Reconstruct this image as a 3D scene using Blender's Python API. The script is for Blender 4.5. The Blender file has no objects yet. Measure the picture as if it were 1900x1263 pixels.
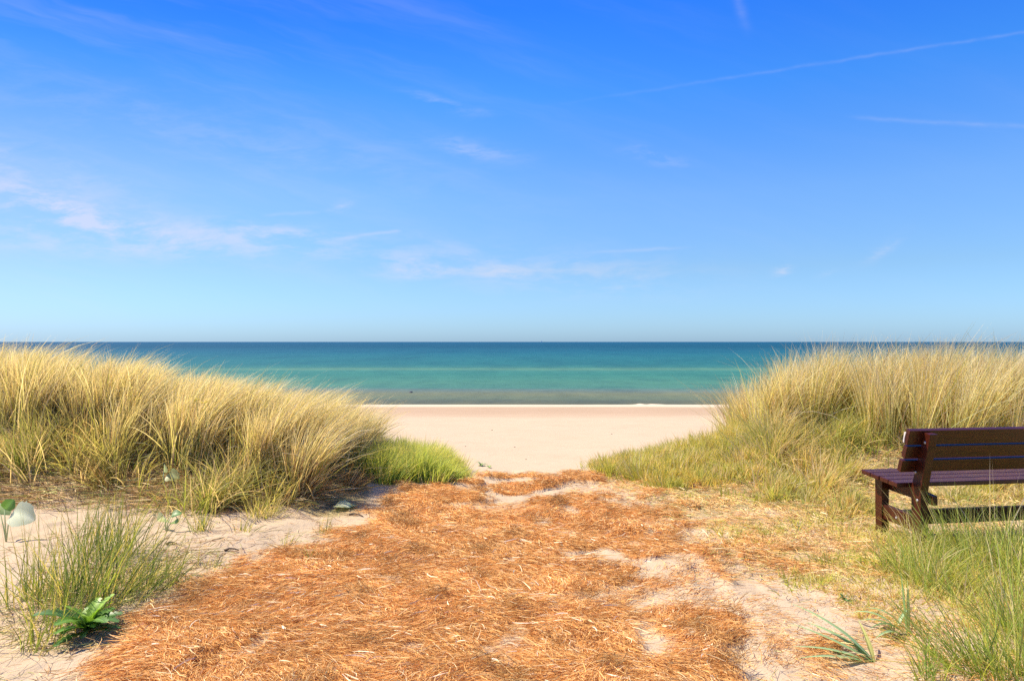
import bpy, bmesh, math, random
import numpy as np
from mathutils import Vector, Matrix

# ------------------------------------------------------------------ camera, sky, sun, exposure
SC = bpy.context.scene
COL = SC.collection
F = 1300.0            # focal length in photo pixels (photo 1900 wide)
EYE = 1.55
camd = bpy.data.cameras.new("camera")
camd.sensor_width = 36.0
camd.lens = 36.0 * F / 1900.0
camd.clip_start = 0.05
camd.clip_end = 60000
cam = bpy.data.objects.new("camera", camd)
COL.objects.link(cam)
cam.location = (0, 0, EYE)
cam.rotation_euler = (math.radians(90.11), 0, 0)
SC.camera = cam

SUN_EL, SUN_AZ = math.radians(55), math.radians(-78)      # azimuth measured from +Y towards +X
SC.view_settings.view_transform = 'Standard'
SC.view_settings.look = 'None'
SC.view_settings.exposure = 0.75
SC.view_settings.gamma = 1.0
SC.view_settings.use_curve_mapping = False
SC.cycles.max_bounces = 8
SC.cycles.transparent_max_bounces = 8
SC.cycles.use_denoising = False

sund = bpy.data.lights.new("sun", 'SUN')
sund.energy = 5.0
sund.angle = math.radians(0.5)
sund.color = (1.0, 0.90, 0.70)
sun = bpy.data.objects.new("sun", sund)
COL.objects.link(sun)
sdir = Vector((math.sin(SUN_AZ) * math.cos(SUN_EL), math.cos(SUN_AZ) * math.cos(SUN_EL), math.sin(SUN_EL)))
sun.rotation_euler = sdir.to_track_quat('Z', 'Y').to_euler()
sun.location = (-20, 10, 30)

W = bpy.data.worlds.new("World")
SC.world = W
W.use_nodes = True
WN, WL = W.node_tree.nodes, W.node_tree.links
WN.clear()

class G:
    """tiny node-graph helper: every method returns an output socket"""
    def __init__(s, nt): s.n, s.l = nt.nodes, nt.links
    def put(s, sock, v):
        if hasattr(v, 'is_output'): s.l.new(v, sock)
        elif isinstance(v, (tuple, list)):
            v = tuple(v)
            if len(sock.default_value) == 4 and len(v) == 3: v = v + (1,)
            sock.default_value = v
        else: sock.default_value = v
    def m(s, op, a, b=0.0, c=None, clamp=False):
        n = s.n.new('ShaderNodeMath'); n.operation = op; n.use_clamp = clamp
        s.put(n.inputs[0], a); s.put(n.inputs[1], b)
        if c is not None: s.put(n.inputs[2], c)
        return n.outputs[0]
    def ss(s, v, a, b):
        n = s.n.new('ShaderNodeMapRange'); n.interpolation_type = 'SMOOTHSTEP'
        s.put(n.inputs[0], v); n.inputs[1].default_value = a; n.inputs[2].default_value = b
        return n.outputs[0]
    def noise(s, vec, scale, detail=3, rough=0.55, out='Fac'):
        n = s.n.new('ShaderNodeTexNoise')
        if vec is not None: s.put(n.inputs['Vector'], vec)
        n.inputs['Scale'].default_value = scale; n.inputs['Detail'].default_value = detail
        n.inputs['Roughness'].default_value = rough
        return n.outputs[out]
    def mix(s, fac, a, b, mode='MIX'):
        n = s.n.new('ShaderNodeMix'); n.data_type = 'RGBA'; n.blend_type = mode
        s.put(n.inputs[0], fac); s.put(n.inputs[6], a); s.put(n.inputs[7], b)
        return n.outputs[2]
    def ramp(s, v, stops, interp='LINEAR'):
        n = s.n.new('ShaderNodeValToRGB'); n.color_ramp.interpolation = interp
        e = n.color_ramp.elements
        while len(e) < len(stops): e.new(0.5)
        for i, (p, c) in enumerate(stops):
            e[i].position = p; e[i].color = tuple(c) + (1,)
        s.put(n.inputs[0], v)
        return n.outputs[0]
    def xyz(s, v):
        n = s.n.new('ShaderNodeSeparateXYZ'); s.put(n.inputs[0], v); return n.outputs
    def comb(s, x, y, z):
        n = s.n.new('ShaderNodeCombineXYZ')
        for i, v in enumerate((x, y, z)): s.put(n.inputs[i], v)
        return n.outputs[0]

g = G(W.node_tree)
tc = WN.new('ShaderNodeTexCoord').outputs['Generated']
dx, dy, dz = g.xyz(tc)
sky = WN.new('ShaderNodeTexSky')
sky.sky_type = 'NISHITA'; sky.sun_disc = False
sky.sun_elevation = SUN_EL; sky.sun_rotation = SUN_AZ
sky.ozone_density = 3.0; sky.dust_density = 0.5; sky.air_density = 1.0
# the photo's vivid, strongly saturated sky: a tint that depends only on height above the horizon
tint = g.ramp(g.m('MAXIMUM', dz, 0.0), [(p_, tuple(c_ / 2.5 for c_ in q_)) for p_, q_ in (
    (0.0, (0.66, 1.02, 1.68)), (0.10, (0.70, 0.98, 1.32)), (0.20, (0.70, 1.08, 1.55)), (0.33, (0.34, 1.02, 1.9)), (0.43, (0.20, 0.86, 2.1)), (0.75, (0.48, 0.90, 1.62)), (1.0, (0.52, 0.92, 1.58)))])
base = g.mix(1.0, sky.outputs[0], tint, 'MULTIPLY')
base = g.mix(1.0, base, (2.5, 2.5, 2.5), 'MULTIPLY')
dot = g.m('ADD', g.m('ADD', g.m('MULTIPLY', dx, sdir.x), g.m('MULTIPLY', dy, sdir.y)), g.m('MULTIPLY', dz, sdir.z))
base = g.mix(g.ss(dot, 0.35, 0.85), base, g.mix(1.0, base, g.mix(g.ss(dz, .20, .44), (1.0, .73, .92), (.42, .56, .95)), 'MULTIPLY'))     # the milky, slightly mauve glow on the sun's side
# wisps of high cloud, laid out by direction on the sky (u = x/y, v = z/y are straight-line angles ahead)
front = g.ss(dy, 0.15, 0.4)
ys = g.m('MAXIMUM', dy, 0.1)
u = g.m('DIVIDE', dx, ys); v = g.m('DIVIDE', dz, ys)
def U(px): return (px - 950) / F
def V(py): return (634 - py) / F
warp = g.noise(g.comb(g.m('MULTIPLY', u, 2.0), g.m('MULTIPLY', v, 6.0), 0.0), 2.2, 3)
wv = g.m('ADD', v, g.m('MULTIPLY', g.m('SUBTRACT', warp, 0.5), 0.05))
cirrus = g.noise(g.comb(g.m('MULTIPLY', g.m('ADD', u, g.m('MULTIPLY', wv, 1.2)), 1.5), g.m('MULTIPLY', g.m('ADD', wv, g.m('MULTIPLY', u, 0.28)), 8.0), 0.0), 1.6, 6, 0.6)
cirrus = g.ss(cirrus, 0.42, 0.85)
lefty = g.ss(u, 0.55, -0.75)
veil = g.m('MULTIPLY', g.m('MULTIPLY', g.m('ADD', g.m('MULTIPLY', cirrus, .8), g.m('MULTIPLY', g.ss(v, .46, .22), .22)), g.m('ADD', g.m('MULTIPLY', lefty, 1.0), 0.12)), g.ss(v, 0.0, 0.10))
fine = g.noise(g.comb(g.m('MULTIPLY', u, 8.0), g.m('MULTIPLY', wv, 30.0), 2.0), 1.4, 6, 0.65)
def blob(px, py, rx, ry, amp, slope=0.0):
    du = g.m('SUBTRACT', u, U(px))
    a = g.m('DIVIDE', du, rx / F)
    b = g.m('DIVIDE', g.m('ADD', g.m('SUBTRACT', wv, V(py)), g.m('MULTIPLY', du, slope)), ry / F)
    r2 = g.m('ADD', g.m('MULTIPLY', a, a), g.m('MULTIPLY', b, b))
    fall = g.m('EXPONENT', g.m('MULTIPLY', r2, -1.0))
    return g.m('MULTIPLY', g.m('MULTIPLY', fall, g.ss(fine, 0.38, 0.68)), amp)
cl = None
for a in ((60, 365, 110, 26, .75, .25), (150, 405, 150, 22, .7, .15), (20, 300, 260, 40, .35, .3), (300, 445, 460, 34, .62, 0.05), (520, 432, 90, 18, .5, .1), (770, 500, 80, 16, .6, 0),
          (930, 510, 40, 13, .4, 0), (1010, 505, 260, 32, .5, .05), (1130, 530, 60, 14, .35, 0), (1456, 498, 18, 10, .9, -.4), (1530, 510, 18, 8, .35, -.5),
          (1640, 456, 30, 11, .5, -.5), (1220, 292, 50, 10, .5, .15), (880, 275, 80, 16, .45, .2), (830, 195, 70, 12, .35, .3), (630, 378, 24, 8, .5, -.3), (400, 250, 500, 60, .15, .2), (1880, 150, 40, 5, .4, .1)):
    b_ = blob(*a)
    cl = b_ if cl is None else g.m('ADD', cl, b_)
def trail(x0, y0, x1, y1, w, amp, fade0=0.25, fade1=0.0):
    """condensation trail: a straight (great circle) streak between two directions"""
    u0, v0, u1, v1 = U(x0), V(y0), U(x1), V(y1)
    L = math.hypot(u1 - u0, v1 - v0); ex, ey = (u1 - u0) / L, (v1 - v0) / L
    a = g.m('SUBTRACT', u, u0); b = g.m('SUBTRACT', v, v0)
    t = g.m('DIVIDE', g.m('ADD', g.m('MULTIPLY', a, ex), g.m('MULTIPLY', b, ey)), L)
    wob = g.noise(g.comb(g.m('MULTIPLY', u, 9.0), g.m('MULTIPLY', v, 9.0), x0), 2.0, 3)
    d = g.m('ADD', g.m('SUBTRACT', g.m('MULTIPLY', b, ex), g.m('MULTIPLY', a, ey)), g.m('MULTIPLY', g.m('SUBTRACT', wob, 0.5), 0.008))
    d = g.m('DIVIDE', d, w / F)
    fall = g.m('EXPONENT', g.m('MULTIPLY', g.m('MULTIPLY', d, d), -1.0))
    e = g.ss(t, 0.0, max(fade0, 0.01))
    if fade1 > 0: e = g.m('MULTIPLY', e, g.ss(t, 1.0, 1.0 - fade1))
    brk = g.m('ADD', g.m('MULTIPLY', g.ss(g.noise(g.comb(g.m('MULTIPLY', u, 14.0), g.m('MULTIPLY', v, 40.0), x0), 2.0, 4), 0.3, 0.7), 0.6), 0.4)
    return g.m('MULTIPLY', g.m('MULTIPLY', g.m('MULTIPLY', fall, e), brk), amp)
for a in ((940, 208, 2300, -2, 3.0, .15, .40), (1560, 217, 2200, 251, 4.0, .20, .1), (1395, 82, 1352, -60, 10, .20, .6), (575, 448, 750, 428, 3.2, .38, .4, .1),
          (1055, 470, 1300, 458, 3, .28, .3, .3), (470, 400, 605, 392, 3, .3, .4, .3), (-200, 455, 420, 462, 8, .2, .3, .4)):
    cl = g.m('ADD', cl, trail(*a))
fac = g.m('MULTIPLY', g.m('ADD', g.m('MULTIPLY', veil, 0.42), cl), front, clamp=True)
fac = g.m('MINIMUM', g.m('MULTIPLY', fac, 0.62), 0.8)
skyc = g.mix(fac, base, (6.5, 6.35, 7.3))
bg = WN.new('ShaderNodeBackground'); WL.new(skyc, bg.inputs[0]); bg.inputs[1].default_value = 0.0735
wo = WN.new('ShaderNodeOutputWorld'); WL.new(bg.outputs[0], wo.inputs[0])

# ------------------------------------------------------------------ helpers
R = np.random.RandomState
def tag(o, label=None, cat=None, group=None, kind=None):
    if label: o['label'] = label
    if cat: o['category'] = cat
    if group: o['group'] = group
    if kind: o['kind'] = kind
    return o

def sm(t):
    t = np.clip(t, 0, 1); return t * t * (3 - 2 * t)

def _hash(ix, iy, seed):
    h = (ix.astype(np.int64) * 374761393 + iy.astype(np.int64) * 668265263 + seed * 1442695041) & 0xffffffff
    h = ((h ^ (h >> 13)) * 1274126177) & 0xffffffff
    return ((h ^ (h >> 16)) & 0xffff) / 65535.0
def vnoise(x, y, seed=0):
    x = np.asarray(x, float); y = np.asarray(y, float)
    ix, iy = np.floor(x), np.floor(y); fx, fy = x - ix, y - iy
    fx = fx * fx * (3 - 2 * fx); fy = fy * fy * (3 - 2 * fy)
    a = _hash(ix, iy, seed); b = _hash(ix + 1, iy, seed); c = _hash(ix, iy + 1, seed); d = _hash(ix + 1, iy + 1, seed)
    return (a * (1 - fx) + b * fx) * (1 - fy) + (c * (1 - fx) + d * fx) * fy
def fbm(x, y, s, seed=0, octv=4):
    """value noise in -1..1 with feature size s metres"""
    t = 0; a = 1; n = 0; x = np.asarray(x, float) / s; y = np.asarray(y, float) / s
    for i in range(octv):
        t = t + a * (vnoise(x, y, seed + i * 17) * 2 - 1); n += a; a *= 0.5
        x = x * 2.03 + 5.1; y = y * 2.03 + 1.7
    return t / n

SEA = -2.5
XL = ([2.0, 3.2, 4.3, 4.97, 5.6, 6.4, 7.1, 7.6, 8.0, 8.6], [-2.25, -2.15, -2.08, -1.90, -1.6, -1.30, -1.15, -1.05, -.62, -.45])
XR = ([2.0, 3.2, 3.9, 4.73, 5.5, 6.3, 7.05, 8.0, 8.6], [1.0, .95, 1.05, 1.22, 1.25, 1.12, 1.08, .9, .8])
def straw_mask(x, y):
    xl = np.interp(y, *XL); xr = np.interp(y, *XR)
    n = fbm(x, y, 0.55, 5, 4)
    dl = (x - xl) / 0.26 + n * 1.9 + 0.3
    dr = (xr + .15 - x) / 1.05 + fbm(x, y, 0.24, 9, 4) * 2.3 + .35
    m = np.clip(np.minimum(dl, dr), 0, 1)
    holes = fbm(x, y, 0.26, 21, 3) + 0.24 * sm((x - 0.1) / 1.2) - 0.10
    m = m * (1 - sm((holes - 0.38) / 0.10))
    far = fbm(x * 0.45, y, 0.22, 33, 3)                      # bare streaks towards the crest
    m = m * (1 - sm((far - 0.08) / 0.12) * sm((y - 6.0) / 1.2))
    m = m * (1 - sm((y - 8.35 - 0.25 * fbm(x, y, .5, 3)) / 0.15))
    return m

def H0(x, y):
    x = np.asarray(x, float); y = np.asarray(y, float)
    z = -1.6 * sm((y - 8.25) / 7.2) - 0.75 * np.clip((y - 15.4) / 25.6, 0, 1)
    z = z + 0.0 * y - np.clip((y - 41.0) / 4.4, 0, 1) * 0.15 - np.clip(y - 45.4, 0, 200) * 0.08
    near = 1 - sm((y - 9.0) / 5.0)
    back = sm((y + 3) / 5)
    lf = 0.58 * sm((-x - 0.9) / 4.0) * sm((y - 6.0) / 1.8) + 0.05 * sm((-x - 1.4) / 1.0) * sm((y - 3.4) / 1.6)
    rt = 0.62 * sm((x - 1.3) / 3.2) * sm((y - 6.9) / 2.4)
    z = z + (lf + rt) * (0.35 * (1 - sm((y - 11) / 18)) + 0.65 * near)
    z = z - 0.05 * np.exp(-((x + 0.2) / 1.2) ** 2) * near
    z = z + 0.045 * fbm(x, y, 1.6, 1) * near * back
    z = z + 0.05 * fbm(x, y, 6.0, 2) * (1 - near) * (1 - sm((y - 34) / 6))
    bench = sm((1.4 - np.hypot((x - 3.9) * .8, y - 5.5)) / .6)
    return z - bench * (0.045 * fbm(x, y, 1.6, 1) * near + 0.04)
def H(x, y):
    """ground height incl. trampled sand lumps and the straw mat"""
    x = np.asarray(x, float); y = np.asarray(y, float)
    z = H0(x, y)
    nearw = 1 - sm((np.abs(y - 5) - 3.6) / 1.5)
    m = straw_mask(x, y)
    lump = fbm(x, y, 0.30, 41, 3)
    z = z + nearw * (0.032 * lump - 0.018 * sm((fbm(x, y, .22, 47, 2) - .25) / .3)) * (1 - 0.5 * m) * sm((2.6 - x) / .8)
    z = z + m * (0.018 + 0.030 * sm(fbm(x, y, 0.42, 51, 3) * 1.5 + .3) + 0.022 * fbm(x, y, .13, 53, 3)) * nearw
    return z

def at(px, py, h=0.0):
    """where the line of sight to a photo point meets the ground"""
    dxx, dzz = (px - 950) / F, (634 - py) / F
    t = np.arange(1.5, 60, 0.01)
    z = EYE + dzz * t
    hit = np.nonzero(z < H(dxx * t, t) + h)[0]
    t = t[hit[0]]
    return Vector((dxx * t, t, float(H(dxx * t, t))))

def mesh_obj(name, verts, loops, starts, mats, cols=None, parent=None, smooth=False, matidx=None):
    me = bpy.data.meshes.new(name)
    verts = np.asarray(verts, dtype=np.float32)
    me.vertices.add(len(verts)); me.vertices.foreach_set('co', verts.ravel())
    me.loops.add(len(loops)); me.loops.foreach_set('vertex_index', np.asarray(loops, dtype=np.int32))
    me.polygons.add(len(starts)); me.polygons.foreach_set('loop_start', np.asarray(starts, dtype=np.int32))
    if smooth: me.polygons.foreach_set('use_smooth', np.ones(len(starts), dtype=bool))
    me.update(calc_edges=True)
    if cols is not None:
        for key, c in cols.items():
            if c.ndim == 2:
                a = me.color_attributes.new(key, 'FLOAT_COLOR', 'POINT')
                c4 = np.ones((len(verts), 4), dtype=np.float32); c4[:, :3] = c
                a.data.foreach_set('color', c4.ravel())
            else:
                a = me.attributes.new(key, 'FLOAT', 'POINT'); a.data.foreach_set('value', c.astype(np.float32))
    for m in (mats if isinstance(mats, (list, tuple)) else [mats]): me.materials.append(m)
    o = bpy.data.objects.new(name, me); COL.objects.link(o)
    if parent: o.parent = parent
    return o

def blades(name, P, head, lean, curve, L, Wd, cb, ct, mat, seed=0, segs=4, turn=None, parent=None, taper=1.6, cmid=None):
    """one mesh of curved tapering blades. head: compass angle a blade leans to, lean/curve radians from vertical"""
    rs = R(seed); N = len(P)
    if turn is None: turn = rs.normal(0, .15, N)
    roll = rs.uniform(-1.3, 1.3, N)
    V_ = np.zeros((N, 2 * segs + 1, 3), np.float32); C_ = np.zeros((N, 2 * segs + 1, 3), np.float32)
    pos = np.array(P, float)
    for k in range(segs + 1):
        t = k / segs
        th = lean + curve * t; hd = head + turn * t
        d = np.stack([np.sin(th) * np.cos(hd), np.sin(th) * np.sin(hd), np.cos(th)], 1)
        h = np.stack([-np.sin(hd), np.cos(hd), np.zeros(N)], 1)
        n = np.cross(d, h)
        s = h * np.cos(roll)[:, None] + n * np.sin(roll)[:, None]
        w = (Wd * (1 - t ** taper) * (0.75 + 0.25 * min(1, t * 5)))[:, None] * .5
        c = cb + (ct - cb) * (t ** 1.1) if cmid is None else (cb + (cmid - cb) * min(1, t * 2) + (ct - cmid) * max(0, t * 2 - 1))
        if k < segs:
            V_[:, 2 * k] = pos - s * w; V_[:, 2 * k + 1] = pos + s * w
            C_[:, 2 * k] = c; C_[:, 2 * k + 1] = c
        else:
            V_[:, 2 * k] = pos; C_[:, 2 * k] = c
        pos = pos + d * (L / segs)[:, None]
    f = []
    starts = []; off = 0
    for k in range(segs - 1):
        f += [2 * k, 2 * k + 1, 2 * k + 3, 2 * k + 2]; starts.append(off); off += 4
    f += [2 * segs - 2, 2 * segs - 1, 2 * segs]; starts.append(off); off += 3
    f = np.array(f); starts = np.array(starts)
    loops = (f[None, :] + (np.arange(N) * (2 * segs + 1))[:, None]).ravel()
    st = (starts[None, :] + (np.arange(N) * off)[:, None]).ravel()
    return mesh_obj(name, V_.reshape(-1, 3), loops, st, mat, {'tone': C_.reshape(-1, 3)}, parent)

# ------------------------------------------------------------------ materials
def new_mat(name):
    m = bpy.data.materials.new(name); m.use_nodes = True
    nt = m.node_tree; nt.nodes.clear()
    out = nt.nodes.new('ShaderNodeOutputMaterial')
    return m, G(nt), out
def principled(gg, **kw):
    b = gg.n.new('ShaderNodeBsdfPrincipled')
    for k, v_ in kw.items(): gg.put(b.inputs[k.replace('_', ' ')], v_)
    return b

def blade_mat(name, trans=0.4, rough=0.6, tcol=(1.2, 1.05, .6), spec=.12):
    m, q, out = new_mat(name)
    a = q.n.new('ShaderNodeAttribute'); a.attribute_name = 'tone'
    b = principled(q, Base_Color=a.outputs['Color'], Roughness=rough, Specular_IOR_Level=spec)
    t = q.n.new('ShaderNodeBsdfTranslucent')
    q.put(t.inputs[0], q.mix(1.0, a.outputs['Color'], tcol, 'MULTIPLY'))
    mx = q.n.new('ShaderNodeMixShader'); mx.inputs[0].default_value = trans
    q.l.new(b.outputs[0], mx.inputs[1]); q.l.new(t.outputs[0], mx.inputs[2]); q.l.new(mx.outputs[0], out.inputs[0])
    return m
M_grass = blade_mat('marram_blade', .5)
M_straw = blade_mat('dry_straw', .18, .6, (1, .9, .7), .08)
M_leaf = blade_mat('broad_leaf', .35, .42, (1.1, 1.25, .5), .4)

def ground_mat():
    m, q, out = new_mat('sand_ground')
    geo = q.n.new('ShaderNodeNewGeometry').outputs['Position']
    X, Y, Z = q.xyz(geo)
    n1 = q.noise(geo, 0.8, 5, .6); n2 = q.noise(geo, 9, 6, .65); n3 = q.noise(geo, 320, 2, .7)
    sand = q.mix(n1, (.44, .33, .212), (.53, .408, .275))
    sand = q.mix(q.m('MULTIPLY', q.ss(n2, .45, .8), .35), sand, (.42, .295, .19))
    sand = q.mix(q.m('MULTIPLY', q.ss(n3, .35, .75), .35), sand, (.62, .50, .35))
    n4 = q.noise(geo, 75, 3, .8)
    sand = q.mix(q.m('MULTIPLY', q.m('MULTIPLY', q.ss(n4, .56, .68), q.ss(Y, 12, 7)), .45), sand, (.26, .18, .11))
    # damp band above the berm on the far beach, pale crest of the berm
    wob = q.m('MULTIPLY', q.m('SUBTRACT', q.noise(q.comb(q.m('MULTIPLY', X, .10), Y, 0.0), .35, 4), .5), 5.0)
    yy = q.m('ADD', Y, wob)
    damp = q.m('MULTIPLY', q.ss(yy, 33.0, 38.5), q.ss(yy, 42.6, 41.6))
    sand = q.mix(q.m('MULTIPLY', damp, .85), sand, (.385, .265, .165))
    pale = q.ss(Y, 15, 30)
    streak = q.noise(q.comb(q.m('MULTIPLY', X, .25), q.m('MULTIPLY', Y, 1.6), 0.0), 1.0, 5)
    sand = q.mix(q.m('MULTIPLY', q.m('MULTIPLY', pale, q.ss(streak, .4, .75)), .25), sand, (.56, .40, .28))
    sand = q.mix(q.m('MULTIPLY', q.ss(yy, 42.6, 43.6), .5), sand, (.68, .58, .43))
    dim = q.noise(q.comb(q.m('MULTIPLY', X, 1.6), q.m('MULTIPLY', Y, 2.2), 5.0), 1.3, 5, .7)
    sand = q.mix(q.m('MULTIPLY', q.m('MULTIPLY', q.ss(Y, 11, 15), q.ss(dim, .50, .72)), .35), sand, (.40, .29, .185))
    a = q.n.new('ShaderNodeAttribute'); a.attribute_name = 'mat_cover'
    b_ = q.n.new('ShaderNodeAttribute'); b_.attribute_name = 'turf'
    s1 = q.noise(q.comb(q.m('MULTIPLY', X, 1.0), q.m('MULTIPLY', Y, 3.0), Z), 30, 5, .7)
    s2 = q.noise(q.comb(q.m('MULTIPLY', X, 3.0), q.m('MULTIPLY', Y, 1.0), Z), 22, 5, .7)
    straw = q.mix(q.ss(s1, .35, .7), (.34, .14, .035), (.66, .34, .11))
    straw = q.mix(q.m('MULTIPLY', q.ss(s2, .4, .7), .5), straw, (.50, .21, .075))
    col = q.mix(q.ss(q.m('ADD', a.outputs['Fac'], q.m('MULTIPLY', q.m('SUBTRACT', s1, .5), .6)), .2, .85), sand, straw)
    turf = q.mix(q.ss(s2, .3, .7), (.20, .16, .06), (.42, .33, .15))
    col = q.mix(q.m('MULTIPLY', q.ss(q.m('ADD', b_.outputs['Fac'], q.m('MULTIPLY', q.m('SUBTRACT', s2, .5), .7)), .3, .8), .8), col, turf)
    bm = q.n.new('ShaderNodeBump'); bm.inputs['Strength'].default_value = .55; bm.inputs['Distance'].default_value = .02
    hgt = q.m('ADD', q.m('MULTIPLY', q.noise(geo, 14, 5, .6), 1.0), q.m('MULTIPLY', q.noise(geo, 90, 3, .7), .45))
    q.put(bm.inputs['Height'], hgt)
    b = principled(q, Base_Color=col, Roughness=.92, Specular_IOR_Level=.15)
    q.l.new(bm.outputs[0], b.inputs['Normal']); q.l.new(b.outputs[0], out.inputs[0])
    return m
M_ground = ground_mat()

def sea_mat():
    m, q, out = new_mat('sea_water')
    geo = q.n.new('ShaderNodeNewGeometry').outputs['Position']
    X, Y, Z = q.xyz(geo)
    # water colour by depth: distance offshore on a logarithmic scale, 44 m -> 0, 3000 m -> 1
    lo = q.m('DIVIDE', q.m('LOGARITHM', q.m('DIVIDE', q.m('MAXIMUM', Y, 44.5), 44.0), math.e), math.log(3000 / 44.0))
    w1 = q.noise(q.comb(q.m('MULTIPLY', X, .012), q.m('MULTIPLY', Y, .05), 0.0), 1.0, 4)
    lo = q.m('ADD', lo, q.m('MULTIPLY', q.m('SUBTRACT', w1, .5), .035))
    def p(py): return math.log(max(4.05 * F / (py - 634), 44.5) / 44.0) / math.log(3000 / 44.0)
    stops = [(p(a_), tuple(k_ * 1.12 for k_ in c_)) for a_, c_ in (
        (750, (.12, .12, .065)), (744, (.10, .11, .07)), (739, (.12, .15, .09)), (731, (.153, .165, .09)), (724, (.115, .16, .14)), (719, (.062, .175, .135)),
        (710, (.062, .18, .13)), (695, (.035, .16, .13)), (688, (.04, .165, .14)), (685, (.085, .20, .14)), (682, (.035, .15, .135)),
        (675, (.020, .125, .135)), (665, (.017, .12, .14)), (654, (.010, .10, .145)), (649, (.008, .085, .135)), (643, (.004, .065, .11)))] + [(1.0, (.003, .075, .15))]
    col = q.mix(1.0, q.ramp(lo, stops), (.94, .92, .80), 'MULTIPLY')
    st = q.noise(q.comb(q.m('MULTIPLY', X, .30), q.m('MULTIPLY', Y, .22), 3.0), 1.0, 6, .75)
    st2 = q.noise(q.comb(q.m('MULTIPLY', X, .05), q.m('MULTIPLY', Y, .012), 8.0), 1.0, 7, .75)
    col = q.mix(q.m('MULTIPLY', q.ss(st, .42, .68), .50), col, q.mix(1.0, col, (.55, .62, .72), 'MULTIPLY'))
    col = q.mix(q.m('MULTIPLY', q.ss(st2, .42, .68), .55), col, q.mix(1.0, col, (.50, .62, .75), 'MULTIPLY'))
    bm = q.n.new('ShaderNodeBump'); bm.inputs['Strength'].default_value = .7; bm.inputs['Distance'].default_value = .25
    h1 = q.noise(q.comb(q.m('MULTIPLY', X, .5), q.m('MULTIPLY', Y, 1.3), 0.0), 1.0, 5, .65)
    q.put(bm.inputs['Height'], h1)
    b = principled(q, Base_Color=col, Roughness=.55, Specular_IOR_Level=.12)
    q.l.new(bm.outputs[0], b.inputs['Normal']); q.l.new(b.outputs[0], out.inputs[0])
    return m
M_sea = sea_mat()

def simple_mat(name, col, rough=.6, spec=.4, metallic=0.0):
    m, q, out = new_mat(name)
    tcx = q.n.new('ShaderNodeTexCoord').outputs['Object']
    n = q.noise(tcx, 40, 4)
    c = q.mix(q.m('MULTIPLY', n, .6), col, tuple(c_ * .65 for c_ in col))
    b = principled(q, Base_Color=c, Roughness=rough, Specular_IOR_Level=spec, Metallic=metallic)
    q.l.new(b.outputs[0], out.inputs[0]); return m

def paint_mat():
    m, q, out = new_mat('brown_gloss_paint')
    tcx = q.n.new('ShaderNodeTexCoord').outputs['Object']
    X, Y, Z = q.xyz(tcx)
    grain = q.noise(q.comb(q.m('MULTIPLY', X, .6), q.m('MULTIPLY', Y, 14.0), q.m('MULTIPLY', Z, 14.0)), 6.0, 5, .6)
    blot = q.noise(tcx, 5.0, 4)
    c = q.mix(q.ss(grain, .35, .7), (.034, .0058, .0022), (.070, .013, .005))
    c = q.mix(q.m('MULTIPLY', q.ss(blot, .45, .75), .5), c, (.09, .022, .009))
    chips = q.ss(q.noise(q.comb(q.m('MULTIPLY', X, 3.0), q.m('MULTIPLY', Y, 30.0), q.m('MULTIPLY', Z, 30.0)), 4.0, 5, .7), .745, .765)
    c = q.mix(q.m('MULTIPLY', chips, .7), c, (.42, .31, .25))
    bm = q.n.new('ShaderNodeBump'); bm.inputs['Strength'].default_value = .35; bm.inputs['Distance'].default_value = .003
    q.put(bm.inputs['Height'], grain)
    b = principled(q, Base_Color=c, Roughness=.36, Specular_IOR_Level=.34, Coat_Weight=.12, Coat_Roughness=.2)
    q.l.new(bm.outputs[0], b.inputs['Normal']); q.l.new(b.outputs[0], out.inputs[0])
    return m
M_paint = paint_mat()
M_bolt = simple_mat('zinc_bolt', (.62, .60, .56), .38, .5, .6)
M_chip = simple_mat('bare_weathered_wood', (.66, .60, .55), .8, .2)

# ------------------------------------------------------------------ ground, sea
def lines(parts):
    return np.unique(np.round(np.concatenate(parts), 4))
gx = lines([np.arange(-5.2, 5.2, .028), np.linspace(5.2, 9, 50), -np.linspace(5.2, 9, 50), np.geomspace(9, 400, 40), -np.geomspace(9, 400, 40)])
gy = lines([np.arange(2.2, 9.2, .028), np.geomspace(9.2, 47, 110), np.linspace(47, 90, 8), 2.2 - np.geomspace(.05, 60, 24)])
GX, GY = np.meshgrid(gx, gy)
GZ = H(GX, GY)
GZ = GZ + 0.012 * fbm(GX, GY * 0 + 1, 3.0, 77) * (GY > 42.5) * (GY < 45)
# ragged little sand heaps on the berm
for hx, hy, hh, hw in ((8.2, 44.6, .12, .30), (9.0, 44.6, .09, .4)):
    GZ += hh * np.exp(-((GX - hx) / hw) ** 2 - ((GY - hy) / .5) ** 2)
nyy, nxx = GX.shape
idx = np.arange(nxx * nyy).reshape(nyy, nxx)
quads = np.stack([idx[:-1, :-1], idx[:-1, 1:], idx[1:, 1:], idx[1:, :-1]], -1).reshape(-1, 4)
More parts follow.
